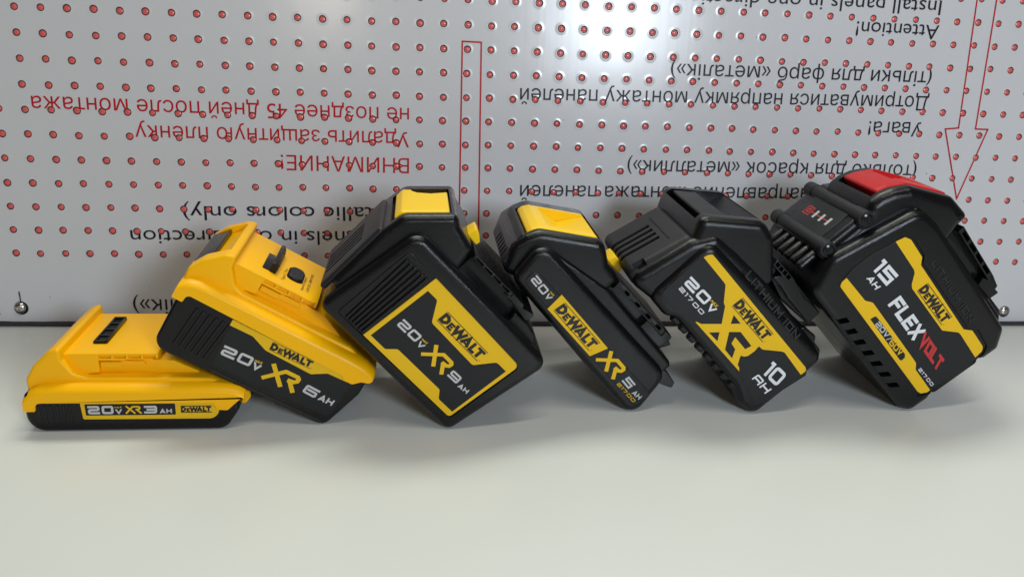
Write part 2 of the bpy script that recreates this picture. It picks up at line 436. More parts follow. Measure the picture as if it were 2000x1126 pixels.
HOLES = {}
def build_panel():
    V = []; F = []; MI = []; mats = ['film', 'holewall', 'hole']
    H = PITCH / 2; N = 16
    prof = [(5.4, 0.0), (4.5, 0.0), (3.9, 0.02), (3.0, 0.17), (2.62, 0.14), (2.4, -0.10), (1.86, -0.40), (1.65, -0.30), (1.0, -0.06), (0.4, 0.02)]
    pm = [0, 0, 0, 0, 1, 1, 2, 2, 2]
    sq = []
    for i in range(N):
        a = 2 * math.pi * i / N; c, s = math.cos(a), math.sin(a); k = H / max(abs(c), abs(s)); sq.append((c * k, s * k))
    for r in range(-11, 11):
        for c in range(-5, 52):
            ox, oz = (c - 22) * PITCH, (13.1 - r) * PITCH
            jx, jz, js = random.uniform(-.25, .25), random.uniform(-.25, .25), random.uniform(.93, 1.05)
            b = len(V); V += [(ox + x, 0.0, oz + z) for x, z in sq]
            jd = random.uniform(.85, 1.08); HOLES[(c, r)] = (ox + jx, oz + jz, 2.55 * js)
            for R, dz in prof:
                V += [(ox + jx + R * js * math.cos(2 * math.pi * i / N), -dz * jd, oz + jz + R * js * math.sin(2 * math.pi * i / N)) for i in range(N)]
            for j in range(len(prof)):
                for i in range(N):
                    i2 = (i + 1) % N
                    F.append((b + j * N + i, b + j * N + i2, b + (j + 1) * N + i2, b + (j + 1) * N + i)); MI.append(0 if j == 0 else pm[j - 1])
            e = b + len(prof) * N
            F.append(tuple(e + i for i in range(N))); MI.append(2)
    x0, x1 = (-5.5 - 22) * PITCH, (51.5 - 22) * PITCH; zt = (13.1 + 11.5) * PITCH; zb = (13.1 - 10.5) * PITCH
    # plain foot with a slightly ragged cut edge, plain head, and a back
    k = 140; b = len(V)
    for i in range(k + 1):
        x = x0 + (x1 - x0) * i / k
        V.append((x, 0, zb)); V.append((x, 0, 1.3 + random.choice((0, 0, .1, -.35, .4, -.2)) * random.random()))
    for i in range(k): F.append((b + 2 * i + 1, b + 2 * i + 3, b + 2 * i + 2, b + 2 * i)); MI.append(0)
    b = len(V); V += [(x0, 0, zt), (x1, 0, zt), (x1, 0, zt + 14), (x0, 0, zt + 14), (x0, 4, 1.3), (x1, 4, 1.3), (x1, 4, zt + 14), (x0, 4, zt + 14)]
    F += [(b, b + 1, b + 2, b + 3), (b + 4, b + 7, b + 6, b + 5), (b + 3, b + 2, b + 6, b + 7)]; MI += [0, 0, 0]
    me = bpy.data.meshes.new('perforated_sheet'); me.from_pydata([Vector(p) * MM for p in V], [], F)
    for m in mats: me.materials.append(M[m])
    me.polygons.foreach_set('material_index', MI)
    bm = bmesh.new(); bm.from_mesh(me); bmesh.ops.remove_doubles(bm, verts=bm.verts, dist=1e-6)
    bmesh.ops.recalc_face_normals(bm, faces=bm.faces)
    flat = [f for f in bm.faces if abs(f.normal.y) > .99 and f.material_index == 0]
    if sum(f.normal.y for f in flat) > 0:
        for f in bm.faces: f.normal_flip()
    bm.to_mesh(me); bm.free()
    for p in me.polygons: p.use_smooth = True
    me.set_sharp_from_angle(angle=math.radians(60))
    o = bpy.data.objects.new('perforated_sheet', me); COL.objects.link(o); o.parent = panel
build_panel()

from mathutils.geometry import delaunay_2d_cdt

def wind(p, loops):
    w = 0
    for L in loops:
        n = len(L)
        for i in range(n):
            a, b = L[i], L[(i + 1) % n]
            if (a[1] <= p[1]) != (b[1] <= p[1]):
                x = a[0] + (p[1] - a[1]) * (b[0] - a[0]) / (b[1] - a[1])
                if x > p[0]: w += 1 if b[1] > a[1] else -1
    return w
def ink_fill(V, F, loops, depth):
    """fill outlines (panel millimetres), leaving the perforations free of ink"""
    xs = [p[0] for L in loops for p in L]; ys = [p[1] for L in loops for p in L]
    holes = []
    for c in range(int(min(xs) / PITCH + 22) - 1, int(max(xs) / PITCH + 22) + 3):
        for r in range(int(13.1 - max(ys) / PITCH) - 1, int(13.1 - min(ys) / PITCH) + 3):
            h = HOLES.get((c, r))
            if h and min(xs) - 3 < h[0] < max(xs) + 3 and min(ys) - 3 < h[1] < max(ys) + 3:
                holes.append([(h[0] + h[2] * math.cos(k * math.pi / 6), h[1] + h[2] * math.sin(k * math.pi / 6)) for k in range(12)])
    vs = []; es = []
    for L in loops + holes:
        b = len(vs); vs += [Vector(p) for p in L]; es += [(b + k, b + (k + 1) % len(L)) for k in range(len(L))]
    ov, oe, of = delaunay_2d_cdt(vs, es, [], 0, 1e-5)[:3]
    base = len(V); V += [(p.x, -depth, p.y) for p in ov]
    for f in of:
        c = sum((ov[k] for k in f), Vector((0, 0))) / len(f)
        if wind(c, loops) != 0 and (not holes or wind(c, holes) == 0): F.append([base + k for k in f])
def ink_mesh(V, F, name, m):
    me = bpy.data.meshes.new(name); me.from_pydata([Vector(v) * MM for v in V], [], F)
    me.materials.append(M[m])
    o = bpy.data.objects.new(name, me); COL.objects.link(o); o.parent = panel
    return o
def text_loops(txt):
    c = bpy.data.curves.new('line', 'FONT'); c.body = txt; c.size = 1.0; c.resolution_u = 3; c.fill_mode = 'NONE'
    t = bpy.data.objects.new('line', c); COL.objects.link(t)
    bpy.context.view_layer.update()
    me = bpy.data.meshes.new_from_object(t.evaluated_get(bpy.context.evaluated_depsgraph_get()))
    bpy.data.objects.remove(t); bpy.data.curves.remove(c)
    nb = {}
    for e in me.edges: nb.setdefault(e.vertices[0], []).append(e.vertices[1]); nb.setdefault(e.vertices[1], []).append(e.vertices[0])
    out = []; seen = set()
    nxt = {e.vertices[0]: e.vertices[1] for e in me.edges}
    for v0 in range(len(me.vertices)):
        if v0 in seen: continue
        L = []; v = v0; prev = None
        while v not in seen:
            seen.add(v); L.append(tuple(me.vertices[v].co[:2]))
            q = [x for x in nb[v] if x != prev]; prev, v = v, (q[0] if prev is not None else max(q) if abs(max(q) - v0) == 1 else min(q))
        out.append(L)
    return out
def groups_of(loops):
    g = []
    for L in sorted(loops, key=lambda L: min(p[0] for p in L)):
        a, b = min(p[0] for p in L), max(p[0] for p in L)
        if g and a < g[-1][1] - 1e-4: g[-1][0].append(L); g[-1][1] = max(g[-1][1], b)
        else: g.append([[L], b])
    return [x[0] for x in g]
def panel_text(txt, start, end, m, depth=0.225):
    """one printed line: start/end are the line's measured ends; the sheet stands upside down"""
    loops = text_loops(txt)
    x0 = min(p[0] for L in loops for p in L); x1 = max(p[0] for L in loops for p in L)
    A = pan(*start); B = pan(*end); X = B - A; k = X.length / (x1 - x0); X.normalize(); Y = Vector((-X.y, X.x)); ky = CAPH / 0.729
    V = []; F = []
    for g in groups_of(loops):
        ink_fill(V, F, [[tuple(A + X * ((p[0] - x0) * k) + Y * (p[1] * ky)) for p in L] for L in g], depth)
    return ink_mesh(V, F, 'printed_line', m)
CAPH = 11.0
def tri(me, k):
    """triangulate while the outline is still in millimetres, then bring it to metres"""
    bm = bmesh.new(); bm.from_mesh(me); bmesh.ops.triangulate(bm, faces=bm.faces, ngon_method='EAR_CLIP'); bm.to_mesh(me); bm.free()
    me.transform(Matrix.Scale(k, 4))
# start (right end in the picture) and end (left end) lie on the baseline, which is the upper side of the upturned letters
panel_text('Install panels in one direction', (1840, 2), (1325, -20), 'print_k')
panel_text('Attention!', (1835, 50), (1674, 42), 'print_k')
panel_text('(тільки для фарб «металік»)', (1821, 140), (1311, 124), 'print_k')
panel_text('Дотримуватися напрямку монтажу панелей', (1815, 188), (1016, 172), 'print_k')
panel_text('Увага!', (1803, 239), (1698, 237), 'print_k')
panel_text('(только для красок «металлик»)', (1791, 322), (1226, 312), 'print_k')
panel_text('Соблюдать направление монтажа панелей', (1786, 369), (1016, 361), 'print_k')
panel_text('Внимание!', (1783, 414), (1640, 412), 'print_k')
panel_text('не позднее 45 дней после монтажа', (799, 211), (60, 187), 'print_r')
panel_text('Удалить защитную пленку', (799, 258), (263, 244), 'print_r')
panel_text('ВНИМАНИЕ!', (799, 309), (548, 302), 'print_r')
panel_text('(metallic colors only)', (808, 405), (356, 402), 'print_k')
panel_text('Install panels in one direction', (846, 452), (254, 449), 'print_k')
panel_text('Attention!', (846, 497), (662, 496), 'print_k')
panel_text('(тільки для фарб «металік»)', (846, 583), (259, 584), 'print_k')

def panel_lines(path, name, m, t=1.15, depth=0.215):
    P = [pan(*p) for p in path]; V = []; F = []
    for a, b in zip(P, P[1:]):
        n = max(1, int((b - a).length / 30)); d = (b - a).normalized(); q = Vector((-d.y, d.x)) * t / 2
        for i in range(n):
            c0 = a.lerp(b, i / n) - (d * t / 2 if i == 0 else d * 0); c1 = a.lerp(b, (i + 1) / n) + (d * t * .49 if i == n - 1 else d * 0)
            ink_fill(V, F, [[tuple(c0 - q), tuple(c1 - q), tuple(c1 + q), tuple(c0 + q)]], depth)
        depth += .004
    return ink_mesh(V, F, name, m)
panel_lines([(1914, -40), (1872, 250), (1846, 252), (1868, 388), (1929, 253), (1905, 252), (1953, -40)], 'arrow_outline', 'print_r')
panel_lines([(896, 470), (903, 81), (940, 83), (934, 480)], 'arrow_outline', 'print_r')

def panel_screw(px, py, r):
    p = pan(px, py); mb = MB()
    prof = [(0, r), (0.6, r)] + [(0.6 + r * 0.55 * math.sin(a), r * math.cos(a)) for a in (0.2, .45, .7, .95, 1.2, 1.4)]
    mb.tube(prof, ((p.x, -0.05, p.y), (0, -1, 0)), 'chrome', 28)
    cuts = MB(); cuts.tube([(0, r * .38), (r * .6, r * .38)], ((p.x, -0.05 - r * .42, p.y), (0, -1, 0)), 'slot', 6)
    o = mb.build('screw', panel, cuts)
    w = MB(); w.tube([(0, r * 1.22), (0.25, r * 1.2)], ((p.x + .5, 0, p.y - .4), (0, -1, 0)), 'slot', 28)
    w.build('washer', o)
panel_screw(40, 600, 4.1); panel_screw(1960, 607, 3.9)
def thread():
    a, b = pan(41, 588), pan(37.5, 569); mb = MB()
    d = b - a
    mb.tube([(0, .35), (d.length, .45)], ((a.x, -.5, a.y), (d.x, 0, d.y)), 'slot', 8); mb.build('black_thread', panel)
thread()
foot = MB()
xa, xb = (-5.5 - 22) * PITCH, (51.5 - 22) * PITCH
foot.slab([(xa, .12), (xb, .12), (xb, 1.1), (xa, 1.1)], -7.5, 6, 'gap_black', 0.3, 2)
foot.build('shadow_gap_strip', panel)  # shadow gap under the panel, put in as a solid black strip
# ------------------------------------------------------------------ the six battery packs
Z1 = (150, 770, 6.9)

def yellow_top(p, du, dv, tall, label=None):
    """the yellow upper half shared by the first two packs; du, dv place it on its own base"""
    q = lambda pts: [(x[0] + du, x[1] + dv) + tuple(x[2:]) for x in pts]
    shell = MB()
    # rim: a rounded collar that dips at both ends and clips over the black base
    low = [(0.2, 13.6, .8), (6.2, 13.6, .8), (6.8, 18.8, 5.0), (102.3, 18.2, 5.5), (104.0, 13.6, 1.0), (109.6, 13.2, 2.2), (113.5, 17.0, 3.0), (118.0, 21.0, 2)]
    for_top = [(119.0, 22.4), (116.0, 24.4), (111.0, 25.9), (100, 26.6), (18, 27.0), (10, 26.6), (4, 24.6), (0.0, 20.5)]
    for_low = ccw(rounded(q(low) + q([(130, 40), (-10, 40)])))
    lo = [v for v in for_low if v.y < dv + 39]
    lo = sorted_low(lo, rounded(q(low) + q([(130, 40), (-10, 40)])), dv)
    low = [(x[0], x[1] - (2.6 * max(0, min(1, (x[0] - 20) / 85)) if tall and x[1] > 18 else 0)) + tuple(x[2:]) for x in low]
    lo = sorted_low(None, rounded(q(low) + q([(130, 40), (-10, 40)])), dv)
    steps = [(-0.9, 0.0), (-0.55, .9), (.4, 1.8), (1.8, 2.7), (3.6, 3.3), (6.0, 3.6)]
    R = []
    for w, up in steps:
        top = [Vector((x + du, y - 2.2 + up + dv)) for x, y in for_top]
        R.append((lo + top, w))
    R2 = [(a, 82 - w) for a, w in R[::-1]]
    shell.loft([([(v.x, v.y) for v in a], w) for a, w in R + R2], 'yellow')
    # shoulder and hood round the release button
    hood = [(0.6, 18), (0.2, 29.5, 4), (5.2, 38.0, 9), (14.4, 46.6, 6), (20.0, 48.6, 1.6), (20.8, 41.0, 2), (26.4, 32.6, 4.5), (33, 30.4, 3), (100, 29.8, 6), (117, 21.5, 4), (112, 18)]
    hc = MB()
    hc.slab(q([(1.6, 29.8), (6.0, 33.0), (13.5, 41.0), (16.0, 49.5), (9, 56), (-9, 42)]), 17, 68, 'slot', 0)
    b = MB(); b.slab(q(hood), 6.6, 75.4, 'yellow', 1.8, 6)
    o1 = shell.build('upper_shell', p.root)
    b.build('button_hood', p.root, hc if tall else None)
    # rail block: wall, overhanging plate with pockets, lower steps
    r = MB(); rc = MB()
    r.slab(q([(18.6, 26), (18.6, 42.6, .8), (66, 42.6, .8), (66.5, 38, 1), (78, 37.4, 2), (92, 30.2, 2), (92, 26)]), 14.5, 67.5, 'yellow', 0.5)
    r.slab(q([(20.2, 29.5), (20.2, 43.3, .5), (38.4, 43.3, .5), (38.4, 31.5, .5)]), 11.2, 70.8, 'yellow', 0.5)
    r.slab(q([(38.0, 39.0, .3), (38.0, 43.3, .5), (71.0, 43.3, .5), (71.0, 40.2, .4), (54.5, 39.4, .4), (51.5, 38.7, .4)]), 11.25, 70.75, 'yellow', 0.35)
    for k in range(4): rc.slab(q([(39.0 + k * 8.0, 40.2), (45.6 + k * 8.0, 40.2), (45.6 + k * 8.0, 42.4), (39.0 + k * 8.0, 42.4)]), 8, 12.9, 'yellow', 0)
    r.slab(q([(39.0, 34.4, .3), (39.0, 37.6, .3), (50.5, 37.6, .3), (50.5, 34.2, .3)]), 12.2, 69.8, 'yellow', 0.3)
    r.slab(q([(50.2, 34.6, .3), (50.2, 38.0, .3), (62, 37.6, .5), (64, 34.8, .5)]), 13.0, 69.0, 'yellow', 0.3)
    r.build('rail', p.root, rc)
    # nose block and the black lips at the front end
    n = MB(); n.slab(q([(104, 12, 1), (106, 22.2, 1), (112.5, 25.0, 2), (119.5, 20, 1.5), (120.2, 14.5, 1.5), (117, 10.5, 1)]), 12, 70, 'yellow', 0.6); n.build('nose', p.root)
    return q

def sorted_low(pts, order, dv):
    """keep the lower boundary in left-to-right drawing order"""
    return [v for v in order if v.y < dv + 39]

# ---- 1: slim yellow pack lying flat
p = Pack((-265.8, -158.0, 0.0), 0, 'slim yellow-topped battery marked 3AH, lying flat on the white table', (30, 580, 4.02))
b = MB()
b.slab([(-52.6, 24, 2), (-53.4, 0, 10.5), (54.6, 0, 9), (62.6, 12.5, 3), (62.6, 24, 2)], 0.4, 81.6, 'smooth', 2.2, 5)
b.build('base_shell', p.root)
lip = MB()
for k in range(4): lip.slab([(60.0, 9.6 + k * 0.1, .6), (67.6 - abs(k - 1.5) * .6, 12.4, .8), (69.0 - abs(k - 1.5) * .6, 19.2, .8), (60.0, 21, .6)], 14 + k * 14, 25 + k * 14, 'black', 0.7)
lip.build('front_lip', p.root)
q = yellow_top(p, -53.0, 0.0, False)
lab = MB()
lab.slab(p.P([(35, 92, .8), (1920, 68, 6.0), (1915, 318, 6.0), (90, 332, .8)], 0.2, Z1), 0.05, 1.0, 'lab_y', 0.12, 2)
lab.slab(p.P([(100, 130, .6), (1322, 118, .6), (1337, 268, .6), (125, 282, .6)], 0, Z1), -0.03, 0.5, 'lab_k', 0)
lo = lab.build('label', p.root)
t = MB()
p.text(t, '20', (152, 263), (502, 259), (140, 155), -.10, 'ink_w', .235, Z1)
p.text(t, 'V', (520, 258), (615, 257), (515, 198), -.10, 'ink_w', .26, Z1)
p.text(t, 'MAX', (505, 190), (610, 188), (503, 170), -.10, 'lab_y', .2, Z1)
p.text(t, '3', (910, 252), (1092, 249), (903, 152), -.10, 'ink_w', .25, Z1)
p.text(t, 'AH', (1120, 249), (1285, 246), (1116, 193), -.10, 'ink_w', .24, Z1)
p.xr(t, (655, 258), (880, 254), (643, 152), -.10, 'lab_y', .2, Z1)
t.build('lettering', lo)
t = MB()
T, asp = p.frame((1405, 237), (1818, 234), (1400, 155), -.05, Z1)
for y in (0.0, 1.0): t.ribbon([(0, y), (asp, y)], .14, lambda X, Y, l: T(X / asp, Y, l), 'ink_k')
p.logo(t, (1405, 237), (1815, 234), (1402, 155), -.02, Z1, bars=False)
t.build('logo_lettering', lo)
g = MB(); grip_bars(g, -46, 3.3, 6, 5.2, 17.0, -0.0, .8, 'smooth', 1.3); g.build('grip_ribs', p.root)
bt = MB(); bt.slab([(-55.0, 23, 1), (-41.0, 43.5, 2), (-36.5, 47.2, 1), (-33, 43), (-48, 22)], 19, 63, 'black', 1.2); bt.build('release_button', p.root)
tb_ = MB(); tc_ = MB()
tq = [p.on_top(c, 43.4) for c in ((615, 365), (700, 255), (775, 148), (850, 200), (738, 362))]
def top_block(mb, q, v0, v1, m):
    k = mb.mi(m); n = len(q); base = len(mb.v)
    for v in (v0, v1): mb.v += [(u, w, v) for u, w in q]
    for i in range(n): mb.f.append((base + i, base + (i + 1) % n, base + n + (i + 1) % n, base + n + i)); mb.m.append(k)
    mb.f.append(tuple(range(base, base + n))[::-1]); mb.m.append(k); mb.f.append(tuple(range(base + n, base + 2 * n))); mb.m.append(k)
u0 = -21.2
tb_.box(u0, u0 + 7.4, 25.5, 61.0, 42.4, 43.6, 'slot', .1)
tb_.box(u0 - .2, u0 + .9, 25.0, 61.5, 42.6, 44.6, 'smooth', .2); tb_.box(u0 + 6.6, u0 + 7.7, 25.0, 58, 42.6, 45.4, 'smooth', .2)
tb_.box(u0 + .3, u0 + 7.0, 24.6, 26.6, 42.6, 45.0, 'smooth', .3); tb_.box(u0 + .3, u0 + 7.0, 59.6, 61.8, 42.6, 45.0, 'smooth', .3)
for k in range(3): tb_.box(u0 + .6, u0 + 6.9, 33.6 + k * 9, 35.2 + k * 9, 43.0, 44.6, 'smooth', .2)
tb_.build('terminal_block', p.root)

# ---- 2: tall yellow pack leaning on the first
p = Pack((-157.7, -155.3, 0.0), 29.3, 'tall yellow-topped battery marked 6AH, leaning on the flat slim one', (290, 420, 2.681))
b = MB(); bc = MB()
b.slab([(-104.6, 44, 2), (-104.6, 0.4, 8), (1.4, 0.0, 6.5), (9.6, 28, 4), (9.6, 44, 2)], 0.4, 81.6, 'smooth', 2.0, 5)
b.build('base_shell', p.root)
face = MB()
lp = p.P([(432, 541), (1050, 850, 1), (1062, 882, 1), (962, 1030, 2), (928, 1050, 2), (330, 780)], -.1)
face.slab(lp, -0.05, 1.0, 'lab_k', 0.2, 2)
face.slab(p.P([(440, 545), (1045, 850, .8), (1060, 882, .8), (938, 827, 2), (850, 831, 2), (612, 706, 3), (545, 632, 3), (424, 574)], -.15), -0.12, 0.5, 'lab_y', 0)
lo = face.build('label', p.root)
t = MB()
p.text(t, '20', (370, 724), (528, 792), (398, 678), -.2, 'ink_w', .22)
p.text(t, 'V', (535, 795), (577, 818), (553, 764), -.2, 'ink_w', .25)
p.text(t, 'MAX', (551, 768), (590, 786), (557, 756), -.2, 'lab_y', .2)
p.xr(t, (582, 848), (758, 932), (643, 768), -.2, 'lab_y', .21)
p.text(t, '6', (800, 920), (872, 958), (830, 882), -.2, 'ink_w', .22)
p.text(t, 'AH', (884, 963), (958, 997), (904, 936), -.2, 'ink_w', .24)
t.build('lettering', lo)
t = MB(); p.logo(t, (630, 702), (848, 803), (652, 661), -.2); t.build('logo_lettering', lo)
q = yellow_top(p, -107.0, 19.8, True)
g = MB()
for k in range(6):
    A = p.at((245 - 0 + k * 34, 482 + k * 17), 0); B_ = p.at((120 + k * 31, 668 + k * 16), 0)
    d = Vector(A[:2]) - Vector(B_[:2])
    g.slab([(B_[0], B_[1], .8), (B_[0] + 2.3, B_[1], .8), (A[0] + 2.3, A[1], .8), (A[0], A[1], .8)], -0.5, .9, 'smooth', 0.6, 4)
g.build('grip_ribs', p.root)
ch = MB(); ch.slab([(-70, 2.2), (-2.0, 1.6), (-1.0, 3.0), (-71, 3.6)], -0.1, 1.0, 'ink_k', .1, 2); ch.build('label_edge', p.root)
bt = MB()
bt.slab(q([(0.6, 28.6), (0.5, 30.6, 1.2), (8.0, 39.4, 1.0), (9.4, 37.4, .5), (6, 31)]), 17.4, 67.6, 'black', 0.7)
for k in range(3): bt.slab(q([(1.6 + k * 2.6, 31.1 + k * 3.0, .3), (3.0 + k * 2.6, 32.8 + k * 3.0, .3), (3.2 + k * 2.6, 31.6 + k * 3.0, .3)]), 20, 58, 'black', .25)
bt.build('release_button', p.root)
u0 = -72.6
tbm = MB()
tbm.box(u0, u0 + 4.0, 23.0, 48.0, 60.8, 63.9, 'smooth', .4)
tbm.slab([(u0 + 4.2, 60, .2), (u0 + 4.2, 68.6, .6), (u0 + 6.2, 69.2, .6), (u0 + 8.2, 66.4, .5), (u0 + 8.2, 60, .2)], 22.5, 57.0, 'smooth', .5)
for k in range(5): tbm.box(u0 + 7.6, u0 + 8.5, 28.4 + k * 5.6, 30.4 + k * 5.6, 62.2, 66.6, 'slot', .15)
tbm.build('terminal_block', p.root)
pc = MB()
cu, cw = -53.4, 35.4
pts = rounded([(cu - 4.0, cw - 8.4, 3.6), (cu + 4.4, cw - 8.4, 3.6), (cu + 4.4, cw + 8.6, 3.6), (cu - 4.0, cw + 8.6, 3.6)])
R = [[(x.x, x.y, v) for x in offset(ccw(pts), o_)] for v, o_ in ((62.6, 0), (64.5, 0), (64.9, -.4), (65.0, -.9))]
pc.rings(R, 'grey'); pc.build('port_cover', p.root)
rr = MB(); pts = ccw(rounded([(cu - 4.9, cw - 9.6, 4), (cu + 5.2, cw - 9.6, 4), (cu + 5.2, cw + 10.4, 4), (cu - 4.9, cw + 10.4, 4)]))
rr.rings([[(x.x, x.y, v) for x in pts] for v in (62.8, 63.24)], 'slot'); rr.build('port_recess', p.root)
def top_text(txt, u, w0, w1, v, h):
    c = bpy.data.curves.new('line', 'FONT'); c.body = txt; c.size = 1
    t_ = bpy.data.objects.new('line', c); COL.objects.link(t_); bpy.context.view_layer.update()
    me = bpy.data.meshes.new_from_object(t_.evaluated_get(bpy.context.evaluated_depsgraph_get()))
    bpy.data.objects.remove(t_); bpy.data.curves.remove(c)
    xs = [x.co.x for x in me.vertices]; k = (w1 - w0) / (max(xs) - min(xs))
    for x in me.vertices: x.co = Vector((u - x.co.y * h / .729, w0 + (x.co.x - min(xs)) * k, v))
    tri(me, MM)
    me.materials.clear(); me.materials.append(M['ink_k'])
    o = bpy.data.objects.new('port_lettering', me); COL.objects.link(o); o.parent = p.root
top_text('Type-C Port', -58.7, 19.5, 39.5, 63.2, 1.9)
top_text('Input/Output', -46.6, 19.0, 40.5, 63.2, 1.9)
top_text('5-20V DC~48W MAX', -43.2, 19.5, 50, 63.2, 1.9)

# ---- 3: thick black pack with yellow-framed label
Z3a = (620, 360, 4.69); Z3b = (830, 420, 4.69); Z3c = (720, 560, 4.17)
p = Pack((-80.5, -159.4, 0.0), 48.5, 'thick black battery marked 9AH with yellow-framed label, leaning on the tall yellow-topped one', (610, 350, 2.252))
b = MB(); bc = MB()
b.slab(p.P([(22, 549, 6), (470, 230, 9), (1040, 812, 7), (593, 1104, 6)], 3), 0, 82, 'black', 4.6, 8)
bc.slab(p.P([(110, 584, 3), (430, 318, 3), (914, 828, 4), (603, 1052, 3)], 0), -5, 1.3, 'black', 0)
b.build('body_shell', p.root, bc)
h = MB(); hc = MB()
hw = 7
h.slab(p.P([(28, 965, 3), (592, 430, 3)], 10, Z3a) + p.P([(690, 345, 5), (790, 272, 9)], 14, Z3a) + p.P([(304, -6, 9), (318, 100, 5)], 13, Z3b) + p.P([(440, 318), (330, 470), (200, 700)], 10, Z3b), hw, 78, 'black', 4.6, 8, 2.5)
hc.slab(shift(p.P([(665, 378), (690, 310), (780, 200), (1232, 200), (1232, 330), (800, 430)], 14, Z3a), p.th, 0), 14, 68, 'slot', 0)
h.build('upper_housing', p.root, hc)
e = MB(); ec = MB()
el = p.at((28, 965), 7, Z3a); eh = p.at((590, 424), 7, Z3a)
d = Vector((eh[0] - el[0], eh[1] - el[1])); dn = d.normalized(); nn = Vector((-dn.y, dn.x))
if nn.x > 0: nn = -nn
A = Vector(el[:2]); B_ = Vector(eh[:2])
q4 = [A + nn * 1.0, B_ + nn * 1.0, B_ - nn * 3, A - nn * 3]
e.slab([(v.x, v.y, 1.0) for v in q4], 9, 73, 'grey', 2.2, 5)
for k in range(5):
    a = A + dn * 3 + nn * 0.2; c_ = A + dn * (d.length * .68) + nn * .2
    w = 24 + k * 7.0
    ec.slab([tuple(a + nn * 2), tuple(c_ + nn * 2), tuple(c_ - nn * .6), tuple(a - nn * .6)], w, w + 3.4, 'slot', 0)
e.build('end_cap', p.root, ec)
bt = MB(); sc = MB()
bp = shift(p.P([(690, 345), (770, 270, 2.0), (1215, 268, 2.5), (1215, 330), (810, 425)], 15, Z3a), p.th, .9)
bt.slab(bp, 14.5, 65, 'button', 1.9, 6)
c0 = Vector(p.at((1050, 268), 14.5, Z3a)[:2]); up = Vector((math.sin(-p.th) * -0 + 0, 1))
wz = Vector((-math.sin(p.th), math.cos(p.th)))          # world up in (u, v)
cs = c0 + wz * 6.6
sc.tube([(-13.5, 2), (-11.5, 7), (-8, 10), (0, 12.0), (8, 10), (11.5, 7), (13.5, 2)], ((cs.x, 64, cs.y), (math.cos(p.th), 0, math.sin(p.th))), 'button', 28)
bt.build('release_button', p.root, sc)
lt = MB(); lt.slab(p.P([(383, 190, .6), (465, 288, .6), (502, 262, .5), (497, 190, .6), (470, 140, .6)], 29, Z3b), 29, 46, 'button', .8, 3); lt.build('latch', p.root)
def black_rail(p, strip, block, base, crop, extra=None, w0=11.2):
    r = MB(); rc = MB()
    r.slab(p.P(base, 17, crop), 17, 65, 'smooth', .6)
    S = p.P(strip, w0, crop); r.slab(S, w0, 82 - w0, 'black', .4, 3)
    A, B_, C_, D_ = [Vector(x[:2]) for x in S[:4]]
    for k in range(4):
        f0, f1 = .06 + k * .23, .24 + k * .23
        lo0, hi0 = A.lerp(D_, f0), B_.lerp(C_, f0); lo1, hi1 = A.lerp(D_, f1), B_.lerp(C_, f1)
        rc.slab([tuple(lo0.lerp(hi0, .24)), tuple(lo0.lerp(hi0, .80)), tuple(lo1.lerp(hi1, .80)), tuple(lo1.lerp(hi1, .24))], w0 - 4, w0 + 4.5, 'slot', 0)
    r.slab(p.P(block, w0, crop), w0 - .2, 82.2 - w0, 'smooth', .5)
    if extra: r.slab(p.P(extra, 14, crop), 14, 68, 'smooth', .5)
    return r.build('rail', p.root, rc)
black_rail(p, [(440, 400), (462, 372), (806, 722), (772, 758)], [(700, 700), (772, 758), (806, 722, .5), (905, 828), (890, 858), (992, 912, 1), (985, 940, 1), (915, 978, 1), (830, 860)],
           [(300, 560), (330, 470), (440, 380), (800, 735), (900, 880), (900, 1000), (840, 1060)], Z3b)
n = MB(); n.slab(p.P([(890, 590, 1), (945, 640, 2), (978, 690, 3), (968, 738, 2), (1000, 786, 1), (980, 830, 3), (900, 860), (800, 700)], 10), 10, 72, 'smooth', 1.0, 4); n.build('nose', p.root)
lab = MB()
lab.slab(p.P([(112, 588, 2.5), (430, 322, 2.5), (546, 436), (226, 688)], .6), .7, 1.6, 'black', .2, 2)
lab.slab(p.P([(226, 687), (548, 438), (908, 824, 3.2), (601, 1045, 2.2)], .3), .35, 1.5, 'lab_y', .15, 2)
lab.slab(p.P([(22, 398), (485, 40), (560, 115, 2), (515, 297, 2.5), (845, 640, 2.5), (1042, 618, 3), (1115, 690), (680, 1015), (570, 912, 2), (580, 837, 2.5), (240, 510, 2.5), (138, 510, 2)], .3, Z3c), .30, 1, 'lab_k', 0)
lo = lab.build('label', p.root)
g = MB()
for k in range(6):
    a = p.at((146 + k * 13.6, 606 + k * 13.0), 0.4); c_ = p.at((418 + k * 17.0, 352 + k * 16.5), 0.4)
    a = Vector(a[:2]); c_ = Vector(c_[:2])
    g.slab([(a.x, a.y, .6), (a.x + 2.0, a.y, .6), (c_.x + 2.1, c_.y, .6), (c_.x, c_.y, .6)], -.6, 1.2, 'black', .7, 4)
g.build('grip_ribs', p.root)
t = MB()
p.text(t, '20', (228, 313), (380, 456), (290, 266), .22, 'ink_w', .21, Z3c)
p.text(t, 'V', (388, 470), (432, 512), (424, 442), .22, 'ink_w', .25, Z3c)
p.text(t, 'MAX', (425, 440), (465, 478), (440, 428), .22, 'lab_y', .2, Z3c)
p.xr(t, (418, 545), (595, 722), (543, 462), .22, 'lab_y', .21, Z3c)
p.text(t, '9', (638, 722), (715, 794), (688, 674), .22, 'ink_w', .21, Z3c)
p.text(t, 'AH', (722, 812), (795, 872), (748, 784), .22, 'ink_w', .24, Z3c)
t.build('lettering', lo)
t = MB(); p.logo(t, (557, 277), (884, 608), (643, 209), .26, Z3c); t.build('logo_lettering', lo)

